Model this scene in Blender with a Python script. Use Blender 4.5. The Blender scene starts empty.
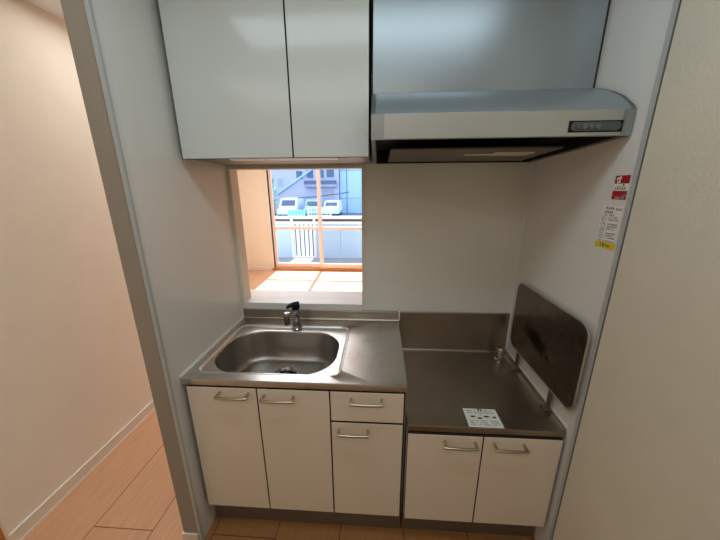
import bpy, bmesh, math, random
from mathutils import Vector, Matrix
random.seed(7)
S = bpy.context.scene
C = S.collection

# ------------------------------------------------------------------ key dimensions (metres)
W = 1.458            # niche width, left panel at x = 0
YL, YR = -0.6187, -0.5965
ZS, ZG, ZT = 0.80, 0.6236, 0.8547   # sink worktop, stove worktop, splashback top
XS = 0.8664          # right edge of the sink worktop
CEIL = 2.316
HALL = -0.83         # far wall of the hall

# ------------------------------------------------------------------ materials
def srgb(r, g, b):
    f = lambda c: (c/255/12.92) if c/255 <= .04045 else ((c/255+.055)/1.055)**2.4
    return (f(r), f(g), f(b), 1)

def new_mat(name):
    m = bpy.data.materials.new(name); m.use_nodes = True
    nt = m.node_tree
    return m, nt, nt.nodes['Principled BSDF']

def link(nt, a, ao, b, bi): nt.links.new(a.outputs[ao], b.inputs[bi])

def plain(name, col, rough=.5, metal=0., vary=.03, scale=8., bump=0., bscale=200., spec=.5, coat=0.):
    """procedural base: colour gently varied by noise, optional fine bump"""
    m, nt, p = new_mat(name)
    tc = nt.nodes.new('ShaderNodeTexCoord')
    n = nt.nodes.new('ShaderNodeTexNoise'); n.inputs['Scale'].default_value = scale; n.inputs['Detail'].default_value = 3
    link(nt, tc, 'Object', n, 'Vector')
    r = nt.nodes.new('ShaderNodeValToRGB')
    r.color_ramp.elements[0].position = .3; r.color_ramp.elements[1].position = .7
    r.color_ramp.elements[0].color = tuple(max(0, c*(1-vary)) for c in col[:3])+(1,)
    r.color_ramp.elements[1].color = tuple(min(1, c*(1+vary)) for c in col[:3])+(1,)
    link(nt, n, 'Fac', r, 'Fac'); link(nt, r, 'Color', p, 'Base Color')
    p.inputs['Roughness'].default_value = rough; p.inputs['Metallic'].default_value = metal
    p.inputs['Specular IOR Level'].default_value = spec
    p.inputs['Coat Weight'].default_value = coat; p.inputs['Coat Roughness'].default_value = .05
    if bump:
        b = nt.nodes.new('ShaderNodeTexNoise'); b.inputs['Scale'].default_value = bscale; b.inputs['Detail'].default_value = 4
        link(nt, tc, 'Object', b, 'Vector')
        bp = nt.nodes.new('ShaderNodeBump'); bp.inputs['Strength'].default_value = bump; bp.inputs['Distance'].default_value = .0035
        link(nt, b, 'Fac', bp, 'Height'); link(nt, bp, 'Normal', p, 'Normal')
    return m

def steel(name, col, rough=.3, stretch=(1, 1, 1), smear=.12):
    """brushed stainless: stretched noise drives roughness and colour, large noise adds wiped smears"""
    m, nt, p = new_mat(name)
    tc = nt.nodes.new('ShaderNodeTexCoord')
    mp = nt.nodes.new('ShaderNodeMapping'); mp.inputs['Scale'].default_value = stretch
    link(nt, tc, 'Object', mp, 'Vector')
    n = nt.nodes.new('ShaderNodeTexNoise'); n.inputs['Scale'].default_value = 40; n.inputs['Detail'].default_value = 5
    link(nt, mp, 'Vector', n, 'Vector')
    n2 = nt.nodes.new('ShaderNodeTexNoise'); n2.inputs['Scale'].default_value = 5; n2.inputs['Detail'].default_value = 6
    n2.inputs['Distortion'].default_value = 1.5
    link(nt, tc, 'Object', n2, 'Vector')
    mx = nt.nodes.new('ShaderNodeMath'); mx.operation = 'ADD'
    link(nt, n, 'Fac', mx, 0); link(nt, n2, 'Fac', mx, 1)
    mr = nt.nodes.new('ShaderNodeMapRange')
    mr.inputs['From Min'].default_value = .6; mr.inputs['From Max'].default_value = 1.4
    mr.inputs['To Min'].default_value = rough-smear/2; mr.inputs['To Max'].default_value = rough+smear/2
    link(nt, mx, 0, mr, 'Value'); link(nt, mr, 'Result', p, 'Roughness')
    r = nt.nodes.new('ShaderNodeValToRGB')
    r.color_ramp.elements[0].position = .3; r.color_ramp.elements[1].position = .7
    r.color_ramp.elements[0].color = tuple(c*.93 for c in col[:3])+(1,)
    r.color_ramp.elements[1].color = tuple(min(1, c*1.05) for c in col[:3])+(1,)
    link(nt, n2, 'Fac', r, 'Fac'); link(nt, r, 'Color', p, 'Base Color')
    p.inputs['Metallic'].default_value = 1.0
    return m

def wood_floor(name):
    m, nt, p = new_mat(name)
    tc = nt.nodes.new('ShaderNodeTexCoord')
    sp = nt.nodes.new('ShaderNodeSeparateXYZ'); link(nt, tc, 'Object', sp, 'Vector')
    ax = nt.nodes.new('ShaderNodeMath'); ax.operation = 'ADD'; ax.inputs[1].default_value = .262+.285*20
    ay = nt.nodes.new('ShaderNodeMath'); ay.operation = 'ADD'; ay.inputs[1].default_value = .58+1.8*10
    link(nt, sp, 'X', ax, 0); link(nt, sp, 'Y', ay, 0)
    cb = nt.nodes.new('ShaderNodeCombineXYZ'); link(nt, ay, 0, cb, 'X'); link(nt, ax, 0, cb, 'Y')
    br = nt.nodes.new('ShaderNodeTexBrick')
    br.inputs['Scale'].default_value = 1; br.inputs['Brick Width'].default_value = 1.8; br.inputs['Row Height'].default_value = .285
    br.inputs['Mortar Size'].default_value = .0022; br.inputs['Mortar Smooth'].default_value = .2
    br.offset = .5
    br.inputs['Color1'].default_value = srgb(204, 156, 118); br.inputs['Color2'].default_value = srgb(210, 163, 126)
    br.inputs['Mortar'].default_value = srgb(110, 66, 36)
    link(nt, cb, 'Vector', br, 'Vector')
    mp = nt.nodes.new('ShaderNodeMapping'); mp.inputs['Scale'].default_value = (16, 1.2, 1)
    link(nt, tc, 'Object', mp, 'Vector')
    n = nt.nodes.new('ShaderNodeTexNoise'); n.inputs['Scale'].default_value = 5; n.inputs['Detail'].default_value = 6
    link(nt, mp, 'Vector', n, 'Vector')
    mix = nt.nodes.new('ShaderNodeMixRGB'); mix.blend_type = 'MULTIPLY'; mix.inputs['Fac'].default_value = .35
    r = nt.nodes.new('ShaderNodeValToRGB')
    r.color_ramp.elements[0].position = .35; r.color_ramp.elements[0].color = (.72, .66, .6, 1)
    r.color_ramp.elements[1].position = .65; r.color_ramp.elements[1].color = (1, 1, 1, 1)
    link(nt, n, 'Fac', r, 'Fac'); link(nt, br, 'Color', mix, 'Color1'); link(nt, r, 'Color', mix, 'Color2')
    link(nt, mix, 'Color', p, 'Base Color')
    p.inputs['Roughness'].default_value = .42
    return m

M = {}
M['wallpaper'] = plain('wallpaper', srgb(214, 206, 188), .85, vary=.02, bump=.42, bscale=150, spec=.2)
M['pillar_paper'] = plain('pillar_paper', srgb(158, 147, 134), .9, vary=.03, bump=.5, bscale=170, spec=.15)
M['hall_paper'] = plain('hall_paper', srgb(230, 216, 196), .85, vary=.015, bump=.2, bscale=260, spec=.2)
M['hall_wall'] = plain('hall_wall_paper', srgb(234, 225, 208), .85, vary=.015, bump=.3, bscale=200, spec=.2)
M['ceiling'] = plain('ceiling_paper', srgb(222, 232, 240), .9, vary=.01, spec=.2)
M['panel'] = plain('kitchen_panel', srgb(222, 220, 214), .22, vary=.012, scale=2)
M['cap'] = plain('panel_edge_cap', srgb(176, 180, 178), .35, vary=.02)
M['seam'] = plain('seam_shadow_gap', srgb(96, 92, 86), .7, vary=.03)  # dark strip colour stands in for the shadow lines along the edge caps
M['caulk'] = plain('white_caulk', srgb(232, 230, 222), .5, vary=.02)
M['floor'] = wood_floor('wood_floor')
M['base'] = plain('cream_baseboard', srgb(226, 214, 196), .5, vary=.02)
M['wood_trim'] = plain('honey_wood_trim', srgb(176, 112, 52), .4, vary=.12, scale=14)
M['door'] = plain('cabinet_laminate', srgb(222, 210, 194), .3, vary=.012, scale=3)
M['upper'] = plain('gloss_white_laminate', srgb(207, 211, 207), .13, vary=.01, scale=3, spec=.35)
M['dark_edge'] = plain('dark_edge', srgb(46, 36, 30), .6, vary=.1)
M['carcass'] = plain('carcass_board', srgb(196, 190, 178), .5, vary=.02)
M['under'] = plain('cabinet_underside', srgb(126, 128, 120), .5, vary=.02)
M['kick'] = plain('kick_board', srgb(120, 110, 100), .4, metal=.5, vary=.05)
M['steel'] = steel('brushed_steel', srgb(200, 199, 196), .29, (1, 22, 1), .06)
M['steel_bowl'] = steel('bowl_steel', srgb(168, 163, 156), .35, (22, 1, 1), .02)
M['steel_gas'] = steel('worn_steel', srgb(160, 150, 138), .36, (1, 22, 1), .16)
M['steel_splash'] = steel('splashback_steel', srgb(156, 146, 134), .33, (1, 1, 22), .1)
M['guard'] = None
M['chrome'] = plain('chrome', srgb(168, 168, 170), .08, metal=1., vary=.02)
M['satin'] = plain('satin_nickel', srgb(190, 178, 158), .3, metal=1., vary=.04)
M['hood'] = plain('silver_paint', srgb(150, 153, 153), .32, metal=.55, vary=.015, scale=3)
M['hood_face'] = plain('silver_paint_face', srgb(172, 170, 164), .4, metal=.4, vary=.015, scale=3)
M['hood_top'] = plain('blue_grey_panel', srgb(150, 158, 162), .3, metal=.55, vary=.015, scale=3)
M['black'] = plain('black_plastic', srgb(9, 9, 9), .4, vary=.1, spec=.25)
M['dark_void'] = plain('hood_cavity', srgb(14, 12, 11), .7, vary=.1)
M['filter'] = plain('filter_plate', srgb(118, 108, 100), .35, metal=.7, vary=.04)
M['lamp_cover'] = plain('lamp_cover', srgb(226, 214, 196), .4, vary=.02)
M['ctrl'] = plain('control_panel_grey', srgb(78, 82, 80), .35, vary=.04)
M['button'] = plain('button_grey', srgb(98, 102, 100), .3, vary=.04)
M['paper'] = plain('paper_white', srgb(232, 230, 222), .6, vary=.01)
M['ink'] = plain('ink_black', srgb(34, 34, 34), .6, vary=.05)
M['ink_grey'] = plain('ink_grey', srgb(96, 96, 96), .6, vary=.05)
M['red'] = plain('label_red', srgb(168, 14, 32), .5, vary=.03)
M['yellow'] = plain('label_yellow', srgb(222, 196, 30), .5, vary=.03)
M['cyan'] = plain('label_cyan', srgb(120, 170, 176), .5, vary=.03)
M['sill'] = plain('sill_white', srgb(224, 222, 220), .4, vary=.01)
M['opening_trim'] = plain('opening_trim', srgb(222, 212, 196), .45, vary=.01)
M['alu'] = plain('bronze_pink_aluminium', srgb(232, 206, 190), .4, metal=.0, vary=.02)
M['rubber'] = plain('window_gasket', srgb(44, 44, 48), .7, vary=.05)
M['rail_white'] = plain('railing_white', srgb(190, 200, 208), .4, vary=.02)
M['rail_dark'] = plain('railing_dark_grey', srgb(60, 68, 80), .5, vary=.05)  # dark grey for the strip between the rails and for the bars
M['rail_panel'] = plain('railing_panel', srgb(146, 174, 204), .4, vary=.03)
M['concrete'] = plain('balcony_concrete', srgb(120, 124, 132), .8, vary=.04)
M['asphalt'] = plain('pale_asphalt', srgb(96, 102, 112), .9, vary=.06, scale=.6)
M['bld_lilac'] = plain('lilac_render', srgb(164, 162, 184), .8, vary=.04, scale=.7)
M['bld_grey'] = plain('lilac_grey_render', srgb(140, 140, 162), .8, vary=.04, scale=.7)
M['bld_blue'] = plain('pale_blue_cladding', srgb(156, 182, 210), .7, vary=.03, scale=.5)
M['bld_line'] = plain('cladding_joint', srgb(84, 110, 150), .7, vary=.04)
M['pane'] = plain('dark_pane', srgb(70, 78, 104), .2, vary=.08)
M['pane_tan'] = plain('shuttered_pane', srgb(150, 142, 150), .4, vary=.08)
M['car_white'] = plain('car_white', srgb(226, 234, 240), .25, vary=.01)
M['car_blue'] = plain('car_pale_blue', srgb(150, 180, 214), .25, vary=.01)
M['tyre'] = plain('tyre', srgb(30, 30, 32), .8, vary=.1)
M['fence_white'] = plain('fence_white', srgb(220, 230, 232), .6, vary=.03)
M['fence_green'] = plain('fence_green', srgb(120, 196, 180), .6, vary=.08)
M['canopy'] = plain('canopy_grey', srgb(70, 84, 104), .5, vary=.03)
M['leaf'] = plain('leaf_green', srgb(120, 164, 130), .7, vary=.35, scale=6)

def guard_mat():
    m = steel('guard_steel', srgb(128, 118, 108), .28, (1, 1, 22), .08)
    nt = m.node_tree; p = nt.nodes['Principled BSDF']
    tc = nt.nodes.new('ShaderNodeTexCoord')
    mp = nt.nodes.new('ShaderNodeMapping')           # burnt smudge, an oval in the plate's own y-z coordinates
    mp.inputs['Location'].default_value = (0, .03*0, 0)
    sub = nt.nodes.new('ShaderNodeVectorMath'); sub.operation = 'SUBTRACT'; sub.inputs[1].default_value = (0, -.302, .862)
    link(nt, tc, 'Object', sub, 0)
    rot = nt.nodes.new('ShaderNodeVectorRotate'); rot.rotation_type = 'X_AXIS'; rot.inputs['Angle'].default_value = math.radians(-10)
    link(nt, sub, 'Vector', rot, 'Vector')
    sc = nt.nodes.new('ShaderNodeVectorMath'); sc.operation = 'MULTIPLY'; sc.inputs[1].default_value = (0, 1/.11, 1/.042)
    link(nt, rot, 'Vector', sc, 0)
    nz = nt.nodes.new('ShaderNodeTexNoise'); nz.inputs['Scale'].default_value = 30
    link(nt, tc, 'Object', nz, 'Vector')
    ln = nt.nodes.new('ShaderNodeVectorMath'); ln.operation = 'LENGTH'; link(nt, sc, 'Vector', ln, 0)
    ad = nt.nodes.new('ShaderNodeMath'); ad.operation = 'ADD'; link(nt, ln, 'Value', ad, 0)
    mu = nt.nodes.new('ShaderNodeMath'); mu.operation = 'MULTIPLY'; mu.inputs[1].default_value = .9; link(nt, nz, 'Fac', mu, 0)
    link(nt, mu, 0, ad, 1)
    mr = nt.nodes.new('ShaderNodeMapRange'); mr.inputs['From Min'].default_value = 1.0; mr.inputs['From Max'].default_value = 1.55
    link(nt, ad, 0, mr, 'Value')
    old = p.inputs['Base Color'].links[0].from_socket
    mix = nt.nodes.new('ShaderNodeMixRGB')
    link(nt, mr, 'Result', mix, 'Fac'); mix.inputs['Color1'].default_value = srgb(34, 28, 24)
    nt.links.new(old, mix.inputs['Color2']); link(nt, mix, 'Color', p, 'Base Color')
    return m
M['guard'] = guard_mat()

# ------------------------------------------------------------------ mesh helpers (all in world metres, local origin set afterwards)
class MB:
    def __init__(s): s.bm = bmesh.new(); s.mats = []
    def mi(s, m):
        if m not in s.mats: s.mats.append(m)
        return s.mats.index(m)
    def _set(s, faces, m, smooth=False):
        i = s.mi(m)
        for f in faces: f.material_index = i; f.smooth = smooth
    def box(s, a, b, m, bev=0., seg=2, rot=None):
        x0, y0, z0 = [min(p, q) for p, q in zip(a, b)]; x1, y1, z1 = [max(p, q) for p, q in zip(a, b)]
        r = bmesh.ops.create_cube(s.bm, size=1)
        c = Vector(((x0+x1)/2, (y0+y1)/2, (z0+z1)/2))
        mat = Matrix.Translation(c) @ (rot.to_4x4() if rot else Matrix.Identity(4)) @ Matrix.Diagonal((x1-x0, y1-y0, z1-z0, 1))
        bmesh.ops.transform(s.bm, matrix=mat, verts=r['verts'])
        vs = r['verts']; fs = list({f for v in vs for f in v.link_faces})
        s._set(fs, m)
        if bev:
            es = list({e for v in vs for e in v.link_edges})
            o = bmesh.ops.bevel(s.bm, geom=es, offset=bev, segments=seg, affect='EDGES', profile=.5)
            s._set(o['faces'], m, False)
        return s
    def tube(s, pts, rad, m, n=12, cap=True):
        """tube along points; rad a number or a list"""
        pts = [Vector(p) for p in pts]; k = len(pts)
        rad = rad if isinstance(rad, (list, tuple)) else [rad]*k
        rings = []; prev = None
        for i, p in enumerate(pts):
            d = (pts[min(i+1, k-1)]-pts[max(i-1, 0)]).normalized()
            if prev is None:
                u = d.orthogonal().normalized()
            else:
                u = (prev-d*prev.dot(d)).normalized()
            prev = u; v = d.cross(u)
            rings.append([s.bm.verts.new(p+(u*math.cos(2*math.pi*j/n)+v*math.sin(2*math.pi*j/n))*rad[i]) for j in range(n)])
        fs = []
        for a, b in zip(rings, rings[1:]):
            for j in range(n): fs.append(s.bm.faces.new((a[j], a[(j+1) % n], b[(j+1) % n], b[j])))
        s._set(fs, m, True)
        if cap:
            s._set([s.bm.faces.new(rings[0][::-1]), s.bm.faces.new(rings[-1])], m)
        return s
    def loft(s, loops, m, cap0=False, cap1=False, smooth=True, closed=True):
        rs = [[s.bm.verts.new(p) for p in L] for L in loops]; fs = []
        n = len(loops[0])
        for a, b in zip(rs, rs[1:]):
            for j in range(n if closed else n-1):
                fs.append(s.bm.faces.new((a[j], a[(j+1) % n], b[(j+1) % n], b[j])))
        s._set(fs, m, smooth)
        if cap0: s._set([s.bm.faces.new(rs[0][::-1])], m)
        if cap1: s._set([s.bm.faces.new(rs[-1])], m)
        return s
    def poly(s, pts, m):
        s._set([s.bm.faces.new([s.bm.verts.new(p) for p in pts])], m); return s
    def prism(s, prof, x0, x1, m, smooth=False):
        """profile of (y, z) extruded along x"""
        a = [s.bm.verts.new((x0, y, z)) for y, z in prof]; b = [s.bm.verts.new((x1, y, z)) for y, z in prof]
        n = len(prof); fs = [s.bm.faces.new((a[j], a[(j+1) % n], b[(j+1) % n], b[j])) for j in range(n)]
        s._set(fs, m, smooth)
        s._set([s.bm.faces.new(a[::-1]), s.bm.faces.new(b)], m)
        return s
    def build(s, name, parent=None, origin=None, sharp=None, kind=None):
        bmesh.ops.recalc_face_normals(s.bm, faces=s.bm.faces)
        me = bpy.data.meshes.new(name)
        base = Vector(origin) if origin else (Vector(parent['_o']) if parent and '_o' in parent else Vector((0, 0, 0)))
        s.bm.to_mesh(me); s.bm.free()
        for m in s.mats: me.materials.append(m)
        if sharp is not None: me.set_sharp_from_angle(angle=math.radians(sharp))
        o = bpy.data.objects.new(name, me); C.objects.link(o)
        if parent: o.parent = parent
        if kind: o['kind'] = kind
        return o

def tag(o, label, cat, group=None):
    o['label'] = label; o['category'] = cat
    if group: o['group'] = group
    return o
def thing(name, label, cat, group=None):
    o = bpy.data.objects.new(name, None); C.objects.link(o); o.empty_display_size = .05
    return tag(o, label, cat, group)
def struct(name, *boxes, bev=0.):
    mb = MB()
    for a, b, m in boxes: mb.box(a, b, m, bev)
    return mb.build(name, kind='structure')

# ------------------------------------------------------------------ the shell
BACK = -2.7           # wall behind the camera
FAR = 3.8             # window wall of the far room
FL, FRT = -2.3, 2.2   # far room left / right
YD = 0.95             # where the hall opens into the far room
struct('floor', ((FL-.1, BACK-.1, -.12), (FRT+.1, FAR+.1, 0), M['floor']))
mk = wood_floor('wood_floor_shaded')  # copy of the floor boards with the kitchen's shade put into its colours
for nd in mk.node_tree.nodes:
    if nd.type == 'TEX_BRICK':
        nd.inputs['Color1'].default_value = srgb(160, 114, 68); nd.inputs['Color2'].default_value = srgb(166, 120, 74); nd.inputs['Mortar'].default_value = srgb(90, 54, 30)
struct('floor_kitchen_shaded', ((-.0765, BACK, 0), (W, -.004, .0015), mk))  # thin overlay on the same floor, carries the painted shade
struct('ceiling', ((FL-.1, BACK-.1, CEIL), (FRT+.1, FAR+.1, CEIL+.12), M['ceiling']))
struct('wall_hall', ((HALL-.1, BACK, 0), (HALL, YD, CEIL), M['hall_wall']))
struct('wall_rear', ((HALL-.1, BACK-.1, 0), (W+.1, BACK, CEIL), M['wallpaper']))
struct('wall_right', ((W, BACK, 0), (W+.1, YR-.006, CEIL), M['wallpaper']))
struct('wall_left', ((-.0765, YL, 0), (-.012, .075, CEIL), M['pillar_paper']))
# niche panels
struct('trim_1', ((-.012, YL+.004, 0), (-.006, -.0005, CEIL), M['panel']))                      # left panel
struct('trim_2', ((W, YR+.0, 0), (W+.1, .075, CEIL), M['panel']))                            # right panel
AX0, AX1, AZ0, AZ1 = 0.012, 0.667, 0.891, 1.594
struct('wall_back', ((-.012, 0, 0), (W, .075, .852), M['panel']), ((.686, 0, .852), (W, .075, CEIL), M['panel']),
       ((-.012, 0, 1.603), (.686, .075, CEIL), M['panel']))
# pass-through lining and sill
struct('trim_3', ((-.012, -.004, .852), (AX0, .078, 1.603), M['opening_trim']), ((AX0, -.004, AZ1), (.686, .078, 1.603), M['opening_trim']),
       ((AX1, -.004, .852), (.686, .078, 1.594), M['opening_trim']))
struct('trim_4', ((AX0, -.008, .853), (AX1, .078, AZ0), M['sill']), ((-.09, .078, .863), (.76, .205, AZ0), M['sill']), bev=.002)
# edge caps of the two panels
struct('trim_5', ((-.010, YL-.004, 0), (.003, YL+.006, CEIL), M['cap']), ((-.0135, YL-.0015, 0), (-.010, YL+.004, CEIL), M['seam']), bev=.0)
struct('trim_6', ((W-.006, YR-.004, 0), (W+.004, YR+.0065, CEIL), M['cap']), ((W-.003, YR+.0065, 0), (W+.004, YR+.008, CEIL), M['seam']), ((W-.0012, YR-.0085, 0), (W+.004, YR-.004, CEIL), M['seam']))
# far room
struct('wall_window', ((FL, FAR, 0), (-1.262, FAR+.1, CEIL), M['hall_paper']), ((.64, FAR, 0), (FRT, FAR+.1, CEIL), M['hall_paper']),
       ((-1.262, FAR, 2.02), (.64, FAR+.1, CEIL), M['hall_paper']))
struct('wall_far_left', ((FL-.1, YD-.1, 0), (FL, FAR+.1, CEIL), M['hall_paper']))
struct('wall_hall_return', ((FL, YD-.1, 0), (HALL-.1, YD, CEIL), M['hall_paper']))
struct('wall_far_right', ((FRT, .075, 0), (FRT+.1, FAR+.1, CEIL), M['hall_paper']))
struct('wall_kitchen_return', ((W+.1, 0, 0), (FRT+.1, .075, CEIL), M['hall_paper']))
# baseboards
def baseboard(name, a, b):
    mb = MB(); mb.box(a, (b[0], b[1], .060), M['base']); 
    mb.box((a[0], a[1], .060), (b[0], b[1], .066), M['caulk']); mb.box((max(a[0], b[0])-.001, a[1], 0), (max(a[0], b[0])+.003, b[1], .006), M['caulk']); return mb.build(name, kind='structure')
baseboard('baseboard_hall', (HALL, -.69, 0), (HALL+.008, YD, 0))
baseboard('baseboard_left', (-.0765, YL-.006, 0), (-.013, YL, 0))
baseboard('baseboard_hall_side', (-.0825, YL-.006, 0), (-.0765, .08, 0))
baseboard('baseboard_window', (FL, FAR-.008, 0), (-1.262, FAR, 0))
# wooden door casing on the hall wall (only its lower edge is seen)
mb = MB(); mb.box((HALL, -.80, 0), (HALL+.016, -.69, 2.05), M['wood_trim'], .002); mb.box((HALL, -.69, 0), (HALL+.010, -.678, 2.05), M['base'], .001)
mb.build('door_1', kind='structure')
# caulk lines
struct('trim_7', ((-.006, -.5605, ZS), (-.001, -.004, ZS+.008), M['caulk']), ((-.006, -.0165, ZS), (.000, -.004, ZT+.004), M['caulk']))
struct('trim_8', ((W-.004, -.0105, ZG+.025), (W, -.002, 1.60), M['caulk']), ((XS+.0, -.014, ZS+.004), (XS+.006, -.004, ZT+.004), M['caulk']),
       ((W-.003, -.557, ZG+.001), (W, -.012, ZG+.024), M['caulk']))

# ------------------------------------------------------------------ far window
win = MB()
X0, X1, Z0, Z1 = -1.262, .64, 0.045, 2.02
win.box((X0, FAR-.02, 0), (X1, FAR+.10, Z0), M['wood_trim'])
win.box((X0, FAR-.015, Z0), (X0+.03, FAR+.10, Z1), M['base']); win.box((X1-.03, FAR-.015, Z0), (X1, FAR+.10, Z1), M['base'])
win.box((X0+.03, FAR-.015, Z1-.03), (X1-.03, FAR+.10, Z1), M['base'])
win.box((X0+.03, FAR+.02, Z0), (X0+.045, FAR+.09, Z1-.03), M['rubber'])
w1 = win.build('window_1', kind='structure')
def sash(x0, x1, y):
    m = MB()
    m.box((x0, y, Z0), (x0+.05, y+.03, Z1-.03), M['alu']); m.box((x1-.05, y, Z0), (x1, y+.03, Z1-.03), M['alu'])
    m.box((x0+.05, y, Z0), (x1-.05, y+.03, Z0+.085), M['alu']); m.box((x0+.05, y, Z1-.08), (x1-.05, y+.03, Z1-.03), M['alu'])
    m.box((x0+.05, y, .775), (x1-.05, y+.03, .825), M['alu'])
    f = m.build('sash', w1)
sash(X0+.045, -.285, FAR+.055)
sash(-.345, X1-.03, FAR+.02)

# ------------------------------------------------------------------ lower cabinets
def bow_handle(x0, x1, z, yd, parent):
    """flat bow pull: two square stubs and a rounded bar, carried by its door"""
    m = MB(); yb = yd-.030
    for x in (x0+.004, x1-.004):
        m.box((x-.004, yb, z-.005), (x+.004, yd, z+.005), M['satin'], .001)
    m.tube([(x0, yb, z), (x0+.006, yb-.003, z), ((x0+x1)/2, yb-.0045, z), (x1-.006, yb-.003, z), (x1, yb, z)], .0055, M['satin'], 10)
    return m.build('handle', parent, sharp=40)
def slab(name, x0, x1, z0, z1, yd, parent):
    m = MB(); m.box((x0, yd, z0), (x1, yd+.017, z1), M['door'], .0015)
    m.box((x0-.0008, yd+.0015, z0-.0008), (x1+.0008, yd+.0175, z1+.0008), M['dark_edge'])
    return m.build(name, parent)
YD1 = -.560
sc = thing('sink_base_cabinet', 'white sink cabinet with two doors and a drawer over a small door, under the sink', 'cabinet')
m = MB(); m.box((.001, -.541, .150), (XS-.004, -.012, .166), M['carcass']); m.box((.001, -.541, .166), (.016, -.012, .77), M['carcass']); m.box((XS-.019, -.541, .166), (XS-.004, -.012, .77), M['carcass']); m.box((.016, -.027, .166), (XS-.019, -.012, .77), M['carcass']); m.box((.002, -.5425, .152), (XS-.006, -.541, .772), M['dark_edge'])
m.build('carcass', sc)
MB().box((.004, -.508, 0), (XS-.004, -.490, .150), M['kick']).build('kick_board', sc)
d = slab('door', .014, .2895, .152, .765, YD1, sc); bow_handle(.142, .264, .7435, YD1, d)
d = slab('door', .2945, .5715, .152, .765, YD1, sc); bow_handle(.316, .440, .7375, YD1, d)
d = slab('drawer', .577, .8525, .634, .765, YD1, sc); bow_handle(.652, .774, .7375, YD1, d)
d = slab('door', .577, .8525, .152, .6255, YD1, sc); bow_handle(.602, .722, .5965, YD1, d)

gc = thing('stove_base_cabinet', 'low white two-door cabinet under the stove worktop, right of the sink cabinet', 'cabinet')
m = MB(); m.box((.8705, -.547, .150), (W-.003, -.014, .593), M['carcass']); m.box((.8725, -.5475, .152), (W-.006, -.546, .596), M['dark_edge'])
m.build('carcass', gc)
MB().box((.8715, -.506, 0), (W-.003, -.488, .150), M['kick']).build('kick_board', gc)
YD2 = -.5655
d = slab('door', .8735, 1.1545, .152, .592, YD2, gc); bow_handle(1.008, 1.130, .5665, YD2, d)
d = slab('door', 1.1595, 1.4455, .152, .592, YD2, gc); bow_handle(1.193, 1.310, .5655, YD2, d)

# ------------------------------------------------------------------ sink worktop with pressed bowl
def rrect(x0, x1, y0, y1, r, a, cx, cy):
    """distance from (cx,cy) along angle a to a rounded rectangle"""
    mx, my, hx, hy = (x0+x1)/2, (y0+y1)/2, (x1-x0)/2, (y1-y0)/2
    def sd(px, py):
        qx, qy = abs(px-mx)-hx+r, abs(py-my)-hy+r
        return math.hypot(max(qx, 0), max(qy, 0))+min(max(qx, qy), 0)-r
    lo, hi = 0., 2.
    for _ in range(50):
        t = (lo+hi)/2
        if sd(cx+t*math.cos(a), cy+t*math.sin(a)) < 0: lo = t
        else: hi = t
    return lo
BX, BY = .311, -.333
ox0, ox1, oy0, oy1 = -.004, XS, -.5605, -.004
angs = [2*math.pi*i/160 for i in range(160)]
for x, y in ((ox0, oy0), (ox1, oy0), (ox0, oy1), (ox1, oy1)):
    t = math.atan2(y-BY, x-BX) % (2*math.pi)
    k = min(range(160), key=lambda i: abs(angs[i]-t)); angs[k] = t
def ring(x0, x1, y0, y1, r, z):
    return [(BX+rrect(x0, x1, y0, y1, r, a, BX, BY)*math.cos(a), BY+rrect(x0, x1, y0, y1, r, a, BX, BY)*math.sin(a), z) for a in angs]
sw = thing('sink_worktop', 'stainless steel sink worktop with a wide pressed bowl, left of the lower stove worktop', 'sink')
m = MB()
L = [ring(ox0+.012, ox1-.012, oy0+.012, oy1-.004, .001, .7745), ring(ox0, ox1, oy0, oy1, .001, .7745), ring(ox0, ox1, oy0, oy1, .001, .797), ring(ox0+.001, ox1-.001, oy0+.001, oy1, .001, .7992), ring(ox0+.003, ox1-.003, oy0+.003, oy1, .001, ZS)]
m.loft(L, M['steel'], smooth=False)
gx0, gx1, gy0, gy1 = .027, .608, -.516, -.096
L = [ring(ox0+.003, ox1-.003, oy0+.003, oy1, .001, ZS), ring(gx0-.004, gx1+.004, gy0-.004, gy1+.004, .032, ZS), ring(gx0-.001, gx1+.001, gy0-.001, gy1+.001, .03, ZS+.0022),
     ring(gx0+.003, gx1-.003, gy0+.003, gy1-.003, .03, ZS+.0022), ring(gx0+.010, gx1-.010, gy0+.010, gy1-.010, .026, ZS-.0045)]
m.loft(L, M['steel'], smooth=False)
m.build('counter', sw, sharp=35)
m = MB()
bx0, bx1, by0, by1 = .046, .575, -.508, -.152
L = [ring(gx0+.010, gx1-.010, gy0+.010, gy1-.010, .026, ZS-.0045), ring(bx0-.008, bx1+.008, by0-.004, by1+.008, .15, ZS-.0045), ring(bx0-.003, bx1+.003, by0-.002, by1+.003, .148, ZS-.0054)]
m.loft(L[:2], M['steel'], smooth=False); m.loft(L[1:], M['steel'], smooth=False)
L = [ring(bx0-.003, bx1+.003, by0-.002, by1+.003, .148, ZS-.0054), ring(bx0, bx1, by0, by1, .145, ZS-.009), ring(bx0+.002, bx1-.002, by0+.002, by1-.002, .143, ZS-.016),
     ring(bx0+.012, bx1-.012, by0+.010, by1-.010, .135, .70), ring(bx0+.018, bx1-.018, by0+.016, by1-.016, .13, .668),
     ring(bx0+.024, bx1-.024, by0+.022, by1-.022, .125, .652), ring(bx0+.036, bx1-.036, by0+.033, by1-.033, .115, .643), ring(bx0+.055, bx1-.055, by0+.05, by1-.05, .10, .639)]
L.append([(BX+.068*math.cos(a), BY+.048+.068*math.sin(a), .634) for a in angs])
L.append([(BX+.060*math.cos(a), BY+.048+.060*math.sin(a), .632) for a in angs])
m.loft(L, M['steel_bowl'])
bowl = m.build('bowl', sw, sharp=60)
m = MB()
dc = Vector((BX, BY+.048, 0))
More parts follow.
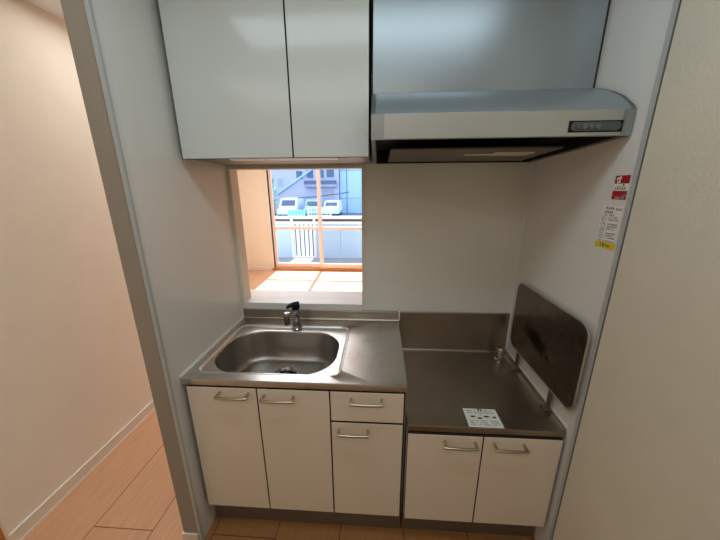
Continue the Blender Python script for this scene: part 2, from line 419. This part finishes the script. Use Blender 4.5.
def circ(r, z, n=40): return [(dc.x+r*math.cos(2*math.pi*i/n), dc.y+r*math.sin(2*math.pi*i/n), z) for i in range(n)]
m.loft([circ(.060, .632), circ(.062, .637), circ(.054, .638), circ(.050, .634), circ(.046, .618), circ(.040, .600)], M['chrome'])
m.loft([circ(.040, .602), circ(.006, .602)], M['dark_edge'], cap1=True)
m.loft([circ(.030, .620), circ(.030, .628), circ(.018, .632), circ(.004, .633)], M['black'], cap1=True)
m.build('drain_strainer', bowl, sharp=50)
m = MB(); m.prism([(-.0045, ZS-.002), (-.0045, ZT), (-.012, ZT), (-.0135, ZT-.003), (-.0135, ZS+.008), (-.018, ZS+.002), (-.026, ZS-.001)], 0, XS, M['steel_splash'])
m.build('backsplash', sw)

# ------------------------------------------------------------------ stove worktop
gw = thing('stove_worktop', 'low stainless steel stove worktop with high backsplash, right of the sink worktop', 'worktop')
m = MB()
m.box((.8715, -.557, .598), (W-.0005, -.002, ZG), M['steel_gas'], .002)
m.build('counter', gw)
m = MB(); m.prism([(-.0025, ZG-.002), (-.0025, ZT), (-.0085, ZT), (-.0105, ZT-.003), (-.0105, ZG+.010), (-.015, ZG+.003), (-.026, ZG)], .8725, W-.0045, M['steel_splash'])
m.build('backsplash', gw)
m = MB()   # upturned edge against the right wall
a, b = -.557, -.012
prof = lambda top: [(W-.004, ZG-.001), (W-.004, top), (W-.010, top), (W-.016, ZG+.006), (W-.028, ZG-.0005)]
m.loft([[(x, a, z) for x, z in prof(ZG+.012)], [(x, b, z) for x, z in prof(ZG+.022)]], M['steel_gas'], True, True, False)
m.build('side_upstand', gw)

# sheet of instructions stuck on the stove worktop
def glyph(m, P, u, v, w, h, mat, z):
    """a small dense character built of strokes; P maps (u, v, lift) to a point"""
    def bar(u0, v0, u1, v1): m.poly([P(u0, v0, z), P(u1, v0, z), P(u1, v1, z), P(u0, v1, z)], mat)
    t = h*.16
    for k in range(random.choice((2, 3))):
        vv = v+h*(.1+.36*k*random.uniform(.8, 1.1)); bar(u+w*.06, vv, u+w*.92, vv+t)
    uu = u+w*random.uniform(.2, .6); bar(uu, v, uu+w*.16, v+h)
    if random.random() < .6:
        uu = u+w*random.uniform(.05, .8); bar(uu, v+h*.2, uu+w*.14, v+h*.8)
def text_line(m, P, u0, u1, v, h, mat, z, gap=.12):
    u = u0
    while u+h*.85 < u1:
        if random.random() > gap: glyph(m, P, u, v, h*.8, h, mat, z)
        u += h*.95
m = MB()
o0 = Vector((1.104, -.552, ZG+.0006)); eu = Vector((1, 0, 0)); ev = Vector((0.01, 1, 0))
P = lambda u, v, z: tuple(o0+eu*u+ev*v+Vector((0, 0, z)))
m.poly([P(0, 0, 0), P(.130, 0, 0), P(.130, .098, 0), P(0, .098, 0)], M['paper'])
text_line(m, P, .012, .055, .082, .008, M['ink_grey'], .0002); text_line(m, P, .078, .122, .082, .008, M['ink_grey'], .0002)
for u in (.058, .068): m.poly([P(u, .084, .0002), P(u+.006, .084, .0002), P(u+.006, .096, .0002), P(u, .096, .0002)], M['ink'])
text_line(m, P, .010, .122, .072, .006, M['ink_grey'], .0002)
for u, v, w in ((.018, .055, .022), (.044, .047, .02), (.070, .056, .024), (.104, .053, .016)):
    pts = [P(u+w/2+w/2*math.cos(2*math.pi*i/14), v+.0045*math.sin(2*math.pi*i/14), .0002) for i in range(14)]
    m.poly(pts, M['ink'])
for v in (.030, .020, .010): text_line(m, P, .010, .122, v, .0065, M['ink_grey'], .0002, .18)
m.poly([P(.058, .062, .0002), P(.064, .062, .0002), P(.061, .068, .0002)], M['ink'])
st = m.build('instruction_sticker'); tag(st, 'white printed instruction sticker flat on the steel stove worktop', 'sticker')

# gas cock
def lathe(m, cx, cy, prof, mat, n=28):
    L = [[(cx+r*math.cos(2*math.pi*i/n), cy+r*math.sin(2*math.pi*i/n), z) for i in range(n)] for r, z in prof]
    m.loft(L, mat, True, True)
gk = thing('gas_cock', 'small round chrome gas cock standing at the rear of the stove worktop', 'gas tap')
gx, gy = 1.398, -.078
m = MB(); lathe(m, gx, gy, [(.027, ZG+.0003), (.027, ZG+.005), (.019, ZG+.009), (.018, ZG+.030), (.021, ZG+.033), (.021, ZG+.040), (.015, ZG+.043)], M['chrome']); m.build('body', gk, sharp=40)
m = MB(); lathe(m, gx, gy, [(.014, ZG+.041), (.022, ZG+.045), (.023, ZG+.052), (.023, ZG+.064), (.020, ZG+.068), (.007, ZG+.069)], M['satin'])
m.build('knob', gk, sharp=40)

# ------------------------------------------------------------------ tap
fc = thing('kitchen_tap', 'chrome single lever kitchen tap standing behind the sink bowl', 'tap')
fx, fy = .333, -.122
m = MB(); lathe(m, fx, fy, [(.026, ZS-.004), (.026, ZS+.002), (.022, ZS+.006), (.0195, ZS+.010), (.0195, ZS+.055), (.021, ZS+.058), (.021, ZS+.100), (.0185, ZS+.106)], M['chrome']); body = m.build('body', fc, sharp=40)
m = MB()
m.tube([(fx, fy, .868), (fx-.006, fy-.03, .884), (fx-.016, fy-.062, .898), (fx-.021, fy-.08, .902)], [.0125, .012, .0115, .0115], M['chrome'], 16)
m.build('spout', fc, sharp=50)
m = MB(); lathe(m, fx-.021, fy-.080, [(.010, .858), (.0155, .860), (.0155, .895), (.017, .900), (.017, .916), (.013, .922), (.004, .924)], M['chrome']); m.build('aerator', fc, sharp=40)
m = MB(); lathe(m, fx, fy, [(.0185, ZS+.105), (.021, ZS+.110), (.021, ZS+.132), (.017, ZS+.139), (.005, ZS+.141)], M['black'])
def flat_tube(m, pts, w, h, mat):
    L = []
    for (p, k) in pts:
        p = Vector(p); side = Vector((.55, -.83, 0))
        L.append([tuple(p+side*math.cos(2*math.pi*i/16)*w*k+Vector((0, 0, 1))*math.sin(2*math.pi*i/16)*h*k) for i in range(16)])
    m.loft(L, mat, True, True)
flat_tube(m, [((fx+.014, fy+.010, ZS+.137), 1), ((fx-.012, fy-.008, ZS+.136), 1.1), ((fx-.032, fy-.024, ZS+.128), 1), ((fx-.038, fy-.029, ZS+.125), .6)], .0125, .0095, M['black'])
m.build('lever', fc, sharp=50)

# ------------------------------------------------------------------ splash guard on the right wall
sg = thing('splash_guard', 'dark stained steel splash guard plate leaning on the right wall above the stove worktop', 'splash guard')
m = MB()
gy0_, gy1_, gz0, gz1, rr = -.587, -.082, .724, 1.064, .045
pts = []
for cx_, cy_, a0 in ((gy1_-rr, gz1-rr, 0), (gy0_+rr, gz1-rr, 90), (gy0_+rr, gz0+rr, 180), (gy1_-rr, gz0+rr, 270)):
    for k in range(9):
        a = math.radians(a0+90*k/8); pts.append((cx_+rr*math.cos(a), cy_+rr*math.sin(a)))
def inset(d): 
    cy_, cz_ = (gy0_+gy1_)/2, (gz0+gz1)/2
    return [(cy_+(y-cy_)*(1-d/abs(gy1_-gy0_)*2), cz_+(z-cz_)*(1-d/abs(gz1-gz0)*2)) for y, z in pts]
xp = W-.022
m.loft([[(xp+.004, y, z) for y, z in inset(0)], [(xp-.0005, y, z) for y, z in inset(0)], [(xp-.0015, y, z) for y, z in inset(.0015)], [(xp-.0015, y, z) for y, z in inset(.003)], [(xp, y, z) for y, z in inset(.005)]], M['steel'], True, False, False)
m.loft([[(xp, y, z) for y, z in inset(.005)]]*1+[[(xp+.00001, y, z) for y, z in inset(.05)]], M['guard'], False, True, False)
m.build('plate', sg)
for yy in (-.170, -.452):
    m = MB(); m.box((xp+.0045, yy-.014, .645), (xp+.0065, yy+.014, .80), M['steel_splash'], .0005)
    m.box((xp-.016, yy-.014, .643), (xp+.0065, yy+.014, .6455), M['steel_splash'], .0005)
    m.box((xp-.018, yy-.014, .633), (xp-.016, yy+.014, .6455), M['steel_splash'], .0005)
    m.build('bracket', sg)

# ------------------------------------------------------------------ labels on the right panel
ox = W-.0005
def wall_label(name, y0, y1, z0, z1, lean, paint, label):
    """u runs towards the camera (-y), v runs up"""
    m = MB()
    P = lambda u, v, z: (ox-z, y0-u, z0+v)
    paint(m, P, y0-y1, z1-z0)
    return tag(m.build(name), label, 'sticker')
def rect(m, P, u0, v0, u1, v1, mat, z=.0003): m.poly([P(u0, v0, z), P(u1, v0, z), P(u1, v1, z), P(u0, v1, z)], mat)
def red_label(m, P, w, h):
    rect(m, P, 0, 0, w, h, M['paper'], 0)
    rect(m, P, 0, h*.66, w, h, M['red']); rect(m, P, 0, h*.0, w, h*.36, M['red'])
    disc = lambda u, v, r, mat: m.poly([P(u+r*math.cos(2*math.pi*i/14), v+r*.9*math.sin(2*math.pi*i/14), .0005) for i in range(14)], mat)
    disc(w*.2, h*.86, w*.1, M['paper']); disc(w*.36, h*.90, w*.09, M['paper']); disc(w*.28, h*.76, w*.13, M['paper']); disc(w*.27, h*.78, w*.05, M['ink']); disc(w*.12, h*.76, w*.05, M['ink'])
    disc(w*.66, h*.60, w*.06, M['ink'])
    text_line(m, P, w*.08, w*.95, h*.41, h*.13, M['ink'], .0004, .05)
    disc(w*.78, h*.10, w*.10, M['cyan']); disc(w*.86, h*.16, w*.08, M['cyan'])
    text_line(m, P, w*.25, w*.6, h*.03, h*.07, M['paper'], .0004, 0)
wall_label('fire_warning_sticker', -.523, -.577, 1.463, 1.531, 0, red_label, 'small red and white sticker on the right wall below the range hood')
def white_label(m, P, w, h):
    rect(m, P, 0, 0, w, h, M['paper'], 0); rect(m, P, 0, 0, w, h*.15, M['yellow'])
    text_line(m, P, w*.2, w*.62, h*.90, h*.07, M['red'], .0004, 0); text_line(m, P, w*.68, w*.98, h*.89, h*.06, M['ink_grey'], .0004, 0)
    text_line(m, P, w*.16, w*.6, h*.815, h*.055, M['ink'], .0004, 0)
    v = h*.755
    k = 0
    while v > h*.2:
        text_line(m, P, w*.06, w*.36, v, h*.036, M['ink_grey'], .0004, .15)
        if k % 4 != 3: text_line(m, P, w*.42, w*(.95 if k % 3 else .8), v, h*.040, M['ink'] if k % 4 == 0 else M['ink_grey'], .0004, .1)
        v -= h*.052; k += 1
    text_line(m, P, w*.06, w*.95, h*.16, h*.032, M['ink_grey'], .0004, .05)
    text_line(m, P, w*.25, w*.82, h*.035, h*.085, M['ink'], .0004, 0)
wall_label('care_sticker', -.496, -.577, 1.314, 1.445, 0, white_label, 'tall white sticker of small print with a yellow foot on the right wall')

# ------------------------------------------------------------------ wall cabinet
ZU, YU = 1.6103, -.354
uc = thing('wall_cabinet', 'glossy white two-door wall cabinet above the pass-through opening', 'cabinet')
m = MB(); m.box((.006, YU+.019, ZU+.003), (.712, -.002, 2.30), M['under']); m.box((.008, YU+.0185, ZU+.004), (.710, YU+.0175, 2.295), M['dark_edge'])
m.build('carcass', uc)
def udoor(x0, x1):
    m = MB(); m.box((x0, YU, ZU), (x1, YU+.017, 2.295), M['upper'], .001)
    m.box((x0-.0009, YU+.0015, ZU-.0009), (x1+.0009, YU+.0175, 2.296), M['dark_edge']); m.build('door', uc)
udoor(.0125, .4325); udoor(.4380, .7125)
MB().box((.19, YU+.004, ZU-.006), (.60, YU+.045, ZU-.0011), M['caulk'], .001).build('edge_strip', uc)

# ------------------------------------------------------------------ range hood
hd = thing('range_hood', 'silver grey range hood with a curved top and control buttons under a tall panel', 'range hood')
HX0, HX1 = .7265, W-.004
prof = [(-.352, 1.812), (-.375, 1.806), (-.407, 1.794), (-.452, 1.775), (-.497, 1.750), (-.527, 1.727), (-.541, 1.714), (-.5475, 1.705)]
m = MB()
L = [[(x, y, z) for y, z in prof] for x in (HX0, HX1)]
m.loft(L, M['hood_top'], smooth=True, closed=False)
m.build('curved_top', hd, sharp=50)
m = MB()
side = prof+[(-.5475, 1.637), (-.004, 1.611), (-.004, 1.812)]
for x0, x1 in ((HX0, HX0+.012), (HX1-.012, HX1)):
    m.prism(side, x0, x1, M['hood'])
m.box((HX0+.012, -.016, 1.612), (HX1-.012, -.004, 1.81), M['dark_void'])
m.prism([(-.5475, 1.705), (-.5475, 1.637), (-.5405, 1.637), (-.5405, 1.705)], HX0+.012, HX1-.012, M['hood'])
m.build('body', hd)
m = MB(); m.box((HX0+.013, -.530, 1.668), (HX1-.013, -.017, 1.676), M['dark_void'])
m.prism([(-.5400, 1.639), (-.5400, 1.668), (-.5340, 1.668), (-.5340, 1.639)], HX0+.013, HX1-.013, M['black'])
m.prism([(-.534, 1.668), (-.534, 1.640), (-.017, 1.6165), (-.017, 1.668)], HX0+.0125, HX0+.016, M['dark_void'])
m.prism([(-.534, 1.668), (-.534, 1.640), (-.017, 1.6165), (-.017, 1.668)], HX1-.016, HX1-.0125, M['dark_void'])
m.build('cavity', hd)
MB().box((.7645, -.5490, 1.6385), (1.4235, -.5470, 1.7050), M['hood_face'], .0006).build('front_panel', hd)
m = MB()
m.prism([(-.345, 1.632), (-.030, 1.6165), (-.030, 1.6215), (-.345, 1.637)], .792, 1.395, M['filter'])
flt = m.build('filter_panel', hd)
m = MB(); zf = lambda y: 1.6165+(y+.030)/(-.315)*.0155
m.prism([(-.270, zf(-.270)-.004), (-.205, zf(-.205)-.004), (-.205, zf(-.205)+.001), (-.270, zf(-.270)+.001)], 1.19, 1.335, M['lamp_cover'])
m.prism([(-.235, zf(-.235)-.0025), (-.205, zf(-.205)-.0025), (-.205, zf(-.205)+.001), (-.235, zf(-.235)+.001)], 1.09, 1.19, M['lamp_cover'])
m.build('lamp_cover', hd)
MB().box((HX0, YU, 1.8115), (W-.009, YU+.018, 2.30), M['hood_top'], .001).build('upper_panel', hd)
MB().box((W-.0085, YU+.004, 1.8115), (W-.001, YU+.018, 2.30), M['dark_edge']).build('filler_strip', hd)
m = MB(); m.box((1.281, -.5502, 1.6475), (1.426, -.5480, 1.6775), M['black'], .0006)
cp = m.build('control_panel', hd)
def pill(m, x0, x1, z0, z1, ya, yb, mat, n=10):
    r = (z1-z0)/2; zc = (z0+z1)/2
    pts = [(x1-r+r*math.cos(math.radians(-90+180*k/n)), zc+r*math.sin(math.radians(-90+180*k/n))) for k in range(n+1)]
    pts += [(x0+r+r*math.cos(math.radians(90+180*k/n)), zc+r*math.sin(math.radians(90+180*k/n))) for k in range(n+1)]
    m.loft([[(x, yb, z) for x, z in pts], [(x, ya, z) for x, z in pts]], mat, False, True, False)
m = MB(); pill(m, 1.287, 1.421, 1.651, 1.674, -.5522, -.5495, M['ctrl']); m.build('button_strip', cp)
for i, x in enumerate((1.307, 1.324, 1.341, 1.358)):
    m = MB()
    n = 20; r = .0075
    cxs = [(x+r*math.cos(2*math.pi*k/n), 1.6625+r*math.sin(2*math.pi*k/n)) for k in range(n)]
    m.loft([[(a, -.5520, b) for a, b in cxs], [(a, -.5545, b) for a, b in cxs], [(x+(a-x)*.8, -.5552, 1.6625+(b-1.6625)*.8) for a, b in cxs]], M['ctrl'] if i == 0 else M['button'], False, True, False)
    m.build('button', cp)

# ------------------------------------------------------------------ balcony and street beyond the window
struct('balcony_floor', ((-4, FAR+.1, -.15), (4, 5.05, -.03), M['concrete']))
rl = thing('balcony_railing', 'white balcony railing with pale blue panels and barred gap outside the window', 'railing')
m = MB(); m.box((-4, 4.97, .855), (4, 5.05, .915), M['rail_white'], .006); m.box((-4, 4.98, .74), (4, 5.04, .80), M['rail_white'], .006); m.box((-4, 5.0, .80), (4, 5.02, .855), M['rail_dark'])
m.build('top_rail', rl)
for a, b in ((-4, -1.16), (-.70, -.10), (-.095, .55), (.555, 4)):
    MB().box((a, 4.99, -.06), (b, 5.03, .74), M['rail_panel'], .003).build('panel', rl)
MB().box((-1.155, 4.985, -.06), (-.70, 5.035, .0), M['rail_white']).build('bottom_rail', rl)
for x in (-1.12, -1.02, -.92, -.82, -.73):
    MB().box((x-.010, 5.0, 0), (x+.010, 5.02, .74), M['rail_dark']).build('bar', rl)
for x in (-1.19, -.68):
    MB().box((x-.03, 4.975, -.06), (x+.03, 5.045, .855), M['rail_white'], .003).build('post', rl)

GZ = -1.35
struct('ground', ((-60, 5.1, GZ-.2), (60, 90, GZ), M['asphalt']))
def building(name, label, x0, x1, y0, y1, z1, mat, wins, extra=None):
    b = thing(name, label, 'building')
    MB().box((x0, y0, GZ), (x1, y1, z1), mat).build('wall', b)
    MB().box((x0-.02, y0-.15, z1), (x1+.02, y1, z1+.3), M['bld_line']).build('parapet', b)
    for (wx, wz, w, h, mt) in wins:
        f = MB().box((wx-w/2-.07, y0-.06, wz-h/2-.07), (wx+w/2+.07, y0+.02, wz+h/2+.07), M['bld_blue']).build('window', b)
        MB().box((wx-w/2, y0-.075, wz-h/2), (wx+w/2, y0-.06, wz+h/2), mt).build('pane', f)
    return b
k = 36/31.5*1.0
wl = [(-10.9, 2.3, .7, .9, M['pane_tan']), (-8.55, 3.1, .75, .9, M['pane']), (-7.3, 3.2, .8, .9, M['pane']), (-6.0, 3.2, .7, .9, M['pane']), (-4.9, 3.3, .9, 1.0, M['pane']),
      (-10.9, 5.6, .7, .9, M['pane_tan']), (-8.55, 5.6, .75, .9, M['pane']), (-6.0, 5.6, .8, .9, M['pane']), (-5.2, .95, 1.5, .9, M['pane_tan'])]
b = building('apartment_building', 'lilac apartment building with small windows seen through the left of the window', -14.2, -3.94, 34, 44, 8.5, M['bld_lilac'], wl)
m = MB(); m.box((-7.9, 33.3, 1.75), (-4.1, 34, 2.0), M['bld_grey']); m.box((-7.9, 33.3, 2.0), (-4.1, 33.36, 2.45), M['pane']); m.build('balcony', b)
m = MB(); m.prism([(33.7, .2), (33.9, .2), (33.9, .4), (33.7, .4)], 0, 1, M['bld_grey'])
m.bm.free()
m = MB(); d = Vector((4.3, 0, 2.7)); p = Vector((-11.3, 33.85, .9))
m.box((-2.6, -.1, -.09), (2.6, .1, .09), M['bld_blue'], rot=Matrix.Rotation(-math.atan2(2.7, 4.3), 3, 'Y'))
bmesh.ops.translate(m.bm, verts=m.bm.verts, vec=(-9.2, 33.85, 2.35)); m.build('stair_rail', b)
b2 = building('clad_building', 'pale blue panel clad building filling the right of the window', -3.88, 6, 34.6, 46, 9, M['bld_blue'], [])
m = MB()
for x in (-3.05, -1.0, 1.0, 3.0): m.box((x-.05, 34.57, GZ), (x+.05, 34.6, 9), M['bld_line'])
for z in (0.4, 3.6, 6.2): m.box((-3.88, 34.58, z-.02), (6, 34.6, z+.02), M['bld_line'])
m.build('cladding_joint', b2)

def van(name, label, x, y, z0, w, h, ln, mat):
    t = thing(name, label, 'car')
    m = MB(); hw = w/2
    secs = [(0, .30, .62, .96), (.12, .26, .80, 1.0), (.7, .24, .98, 1.0), (1.35, .24, h*.93, .93), (1.7, .24, h, .90), (ln-.4, .24, h, .90), (ln, .28, h*.93, .88)]
    L = []
    for (dy, zb, zt, kx) in secs:
        zm = min(zt, .98)
        L.append([(x-hw*min(1, kx+.06), y+dy, z0+zb), (x-hw, y+dy, z0+(zb+zm)/2), (x-hw*(kx if zt > 1 else .96), y+dy, z0+zt-.03), (x-hw*.8, y+dy, z0+zt), (x+hw*.8, y+dy, z0+zt),
                  (x+hw*(kx if zt > 1 else .96), y+dy, z0+zt-.03), (x+hw, y+dy, z0+(zb+zm)/2), (x+hw*min(1, kx+.06), y+dy, z0+zb)])
    m.loft(L, mat, True, True, False); m.build('body', t)
    zt = h*.93
    m = MB(); f0, f1 = .80, 1.28
    pz = lambda dy: z0+.98+(dy-.7)/(1.35-.7)*(zt-.98)+.02
    m.poly([(x-hw*.78, y+f0, pz(f0)), (x+hw*.78, y+f0, pz(f0)), (x+hw*.72, y+f1, pz(f1)), (x-hw*.72, y+f1, pz(f1))], M['pane']); m.build('windscreen', t)
    for sx in (-1, 1):
        m = MB(); m.box((x+sx*hw*.72-.12, y+.02, z0+.62), (x+sx*hw*.72+.12, y+.10, z0+.78), M['rail_white'], .02); m.build('headlight', t)
        for dy in (.75, ln-.8):
            m = MB(); m.tube([(x+sx*(hw-.2), y+dy, z0+.3), (x+sx*(hw-.01), y+dy, z0+.3)], .3, M['tyre'], 20); m.build('wheel', t)
van('minivan', 'white minivan parked outside facing the window, left of the window mullion', -8.9, 29, GZ, 2.0, 1.92, 4.2, M['car_white'])
van('parked_car', 'pale blue car parked under the canopy roof beside the mullion', -6.25, 29, GZ, 1.75, 1.75, 3.8, M['car_blue'])
van('parked_car', 'white car half hidden behind the lattice fence right of the mullion', -4.35, 29.5, GZ, 1.7, 1.6, 3.8, M['car_white'])
cn = thing('carport_canopy', 'grey sloping carport canopy on a thin post in front of the blue building', 'canopy')
m = MB()
m.loft([[(x, 27.0, z), (x, 28.6, z), (x, 28.6, z+.10), (x, 27.0, z+.10)] for x, z in ((-7.0, .62), (-5.8, .70), (-4.5, .82), (-3.2, .97), (-2.2, 1.12))], M['canopy'], True, True, False)
m.build('roof', cn)
for x in (-4.95,): MB().tube([(x, 27.8, GZ), (x, 27.8, .78)], .07, M['canopy'], 10).build('post', cn)
fn = thing('lattice_fence', 'white lattice fence in front of the parked cars outside, right of the mullion', 'fence')
m = MB()
for i in range(9): m.box((-5.55+.24*i-.025, 25.0, GZ), (-5.55+.24*i+.025, 25.06, -.02), M['fence_white'])
for z in (-1.2, -.85, -.5, -.15): m.box((-5.6, 25.0, z-.04), (-3.55, 25.06, z+.04), M['fence_white'])
m.build('lattice', fn)
for x in (-5.6, -3.55): MB().box((x-.05, 24.98, GZ), (x+.05, 25.08, .05), M['fence_white']).build('post', fn)
hs = MB(); hs.box((-7.6, 25.4, GZ), (-6.0, 25.5, -.35), M['fence_green'], .02); 
for i in range(6): hs.box((-7.6+.3*i, 25.36, GZ), (-7.55+.3*i, 25.4, -.35), M['fence_white'])
tag(hs.build('fence_panel'), 'pale green fence panel between the minivan and the mullion outside', 'fence')
tr = thing('street_tree', 'slim pale green tree at the left edge of the window view', 'tree')
MB().tube([(-9.5, 27.2, GZ), (-9.52, 27.2, .3), (-9.55, 27.2, 1.2)], [.10, .08, .04], M['dark_edge'], 8).build('trunk', tr)
m = MB()
for i in range(260):
    a = random.uniform(0, 6.28); z = random.uniform(-.3, 2.6); r = random.uniform(0, .55)*math.sin(max(.15, (z+.6)/3.4*3.0))
    c = Vector((-9.55+r*math.cos(a), 27.2+r*math.sin(a), z)); e = Vector((random.uniform(-1, 1), random.uniform(-1, 1), random.uniform(-1, 1))).normalized()*.12; f = e.orthogonal().normalized()*.06
    m.poly([tuple(c-e), tuple(c+f), tuple(c+e), tuple(c-f)], M['leaf'])
m.build('foliage', tr)

# ------------------------------------------------------------------ lights
def area(name, loc, size, power, col, rot=(0, 0, 0), sy=None):
    l = bpy.data.lights.new(name, 'AREA'); l.energy = power; l.color = col[:3]; l.size = size
    if sy: l.shape = 'RECTANGLE'; l.size_y = sy
    o = bpy.data.objects.new(name, l); C.objects.link(o); o.location = loc; o.rotation_euler = rot; return o
area('ceiling_lamp_light', (.66, -1.03, 2.30), 1.3, 6.8, (.76, .92, 1.0), sy=.30)
area('rear_fill_light', (.3, -2.1, 2.30), 1.6, 7.6, (1, .95, .88), sy=.8)  # soft fill added behind the camera, no fixture known there
area('far_room_fill_light', (-.4, 2.4, 2.30), 1.2, 40, (.90, .95, 1), sy=1.2)  # added fill that brightens the far room's walls and window frames
area('hall_fill_light', (-.40, .62, 2.29), .6, 8.5, (.98, .98, .97), sy=1.5)  # invented source that lifts the hall wall and floor, no lamp seen
sun = bpy.data.lights.new('sun', 'SUN'); sun.energy = 17.; sun.angle = math.radians(.6); sun.color = (1, .95, .86)
so = bpy.data.objects.new('sun', sun); C.objects.link(so); so.rotation_euler = (math.radians(-40.4), 0, math.radians(1)); so.location = (0, 8, 8)
w = bpy.data.worlds.new('World'); S.world = w; w.use_nodes = True
bg = w.node_tree.nodes['Background']; bg.inputs['Color'].default_value = (.58, .77, 1, 1); bg.inputs['Strength'].default_value = 3.6

# ------------------------------------------------------------------ camera
cam = bpy.data.cameras.new('camera'); cam.sensor_width = 36; cam.lens = 36*291.4/720; cam.clip_start = .02; cam.clip_end = 300
co = bpy.data.objects.new('camera', cam); C.objects.link(co)
R3 = Matrix(((.99808, -.010973, .060953), (.061659, .268483, -.961309), (-.005816, .963222, .268644)))
co.matrix_world = Matrix.Translation((.75036, -1.48167, 1.498)) @ R3.to_4x4()
S.camera = co
S.cycles.use_denoising = True
S.cycles.max_bounces = 14; S.cycles.diffuse_bounces = 8; S.cycles.glossy_bounces = 6; S.cycles.transparent_max_bounces = 12
S.view_settings.view_transform = 'Standard'
S.view_settings.look = 'None'
S.view_settings.exposure = 0
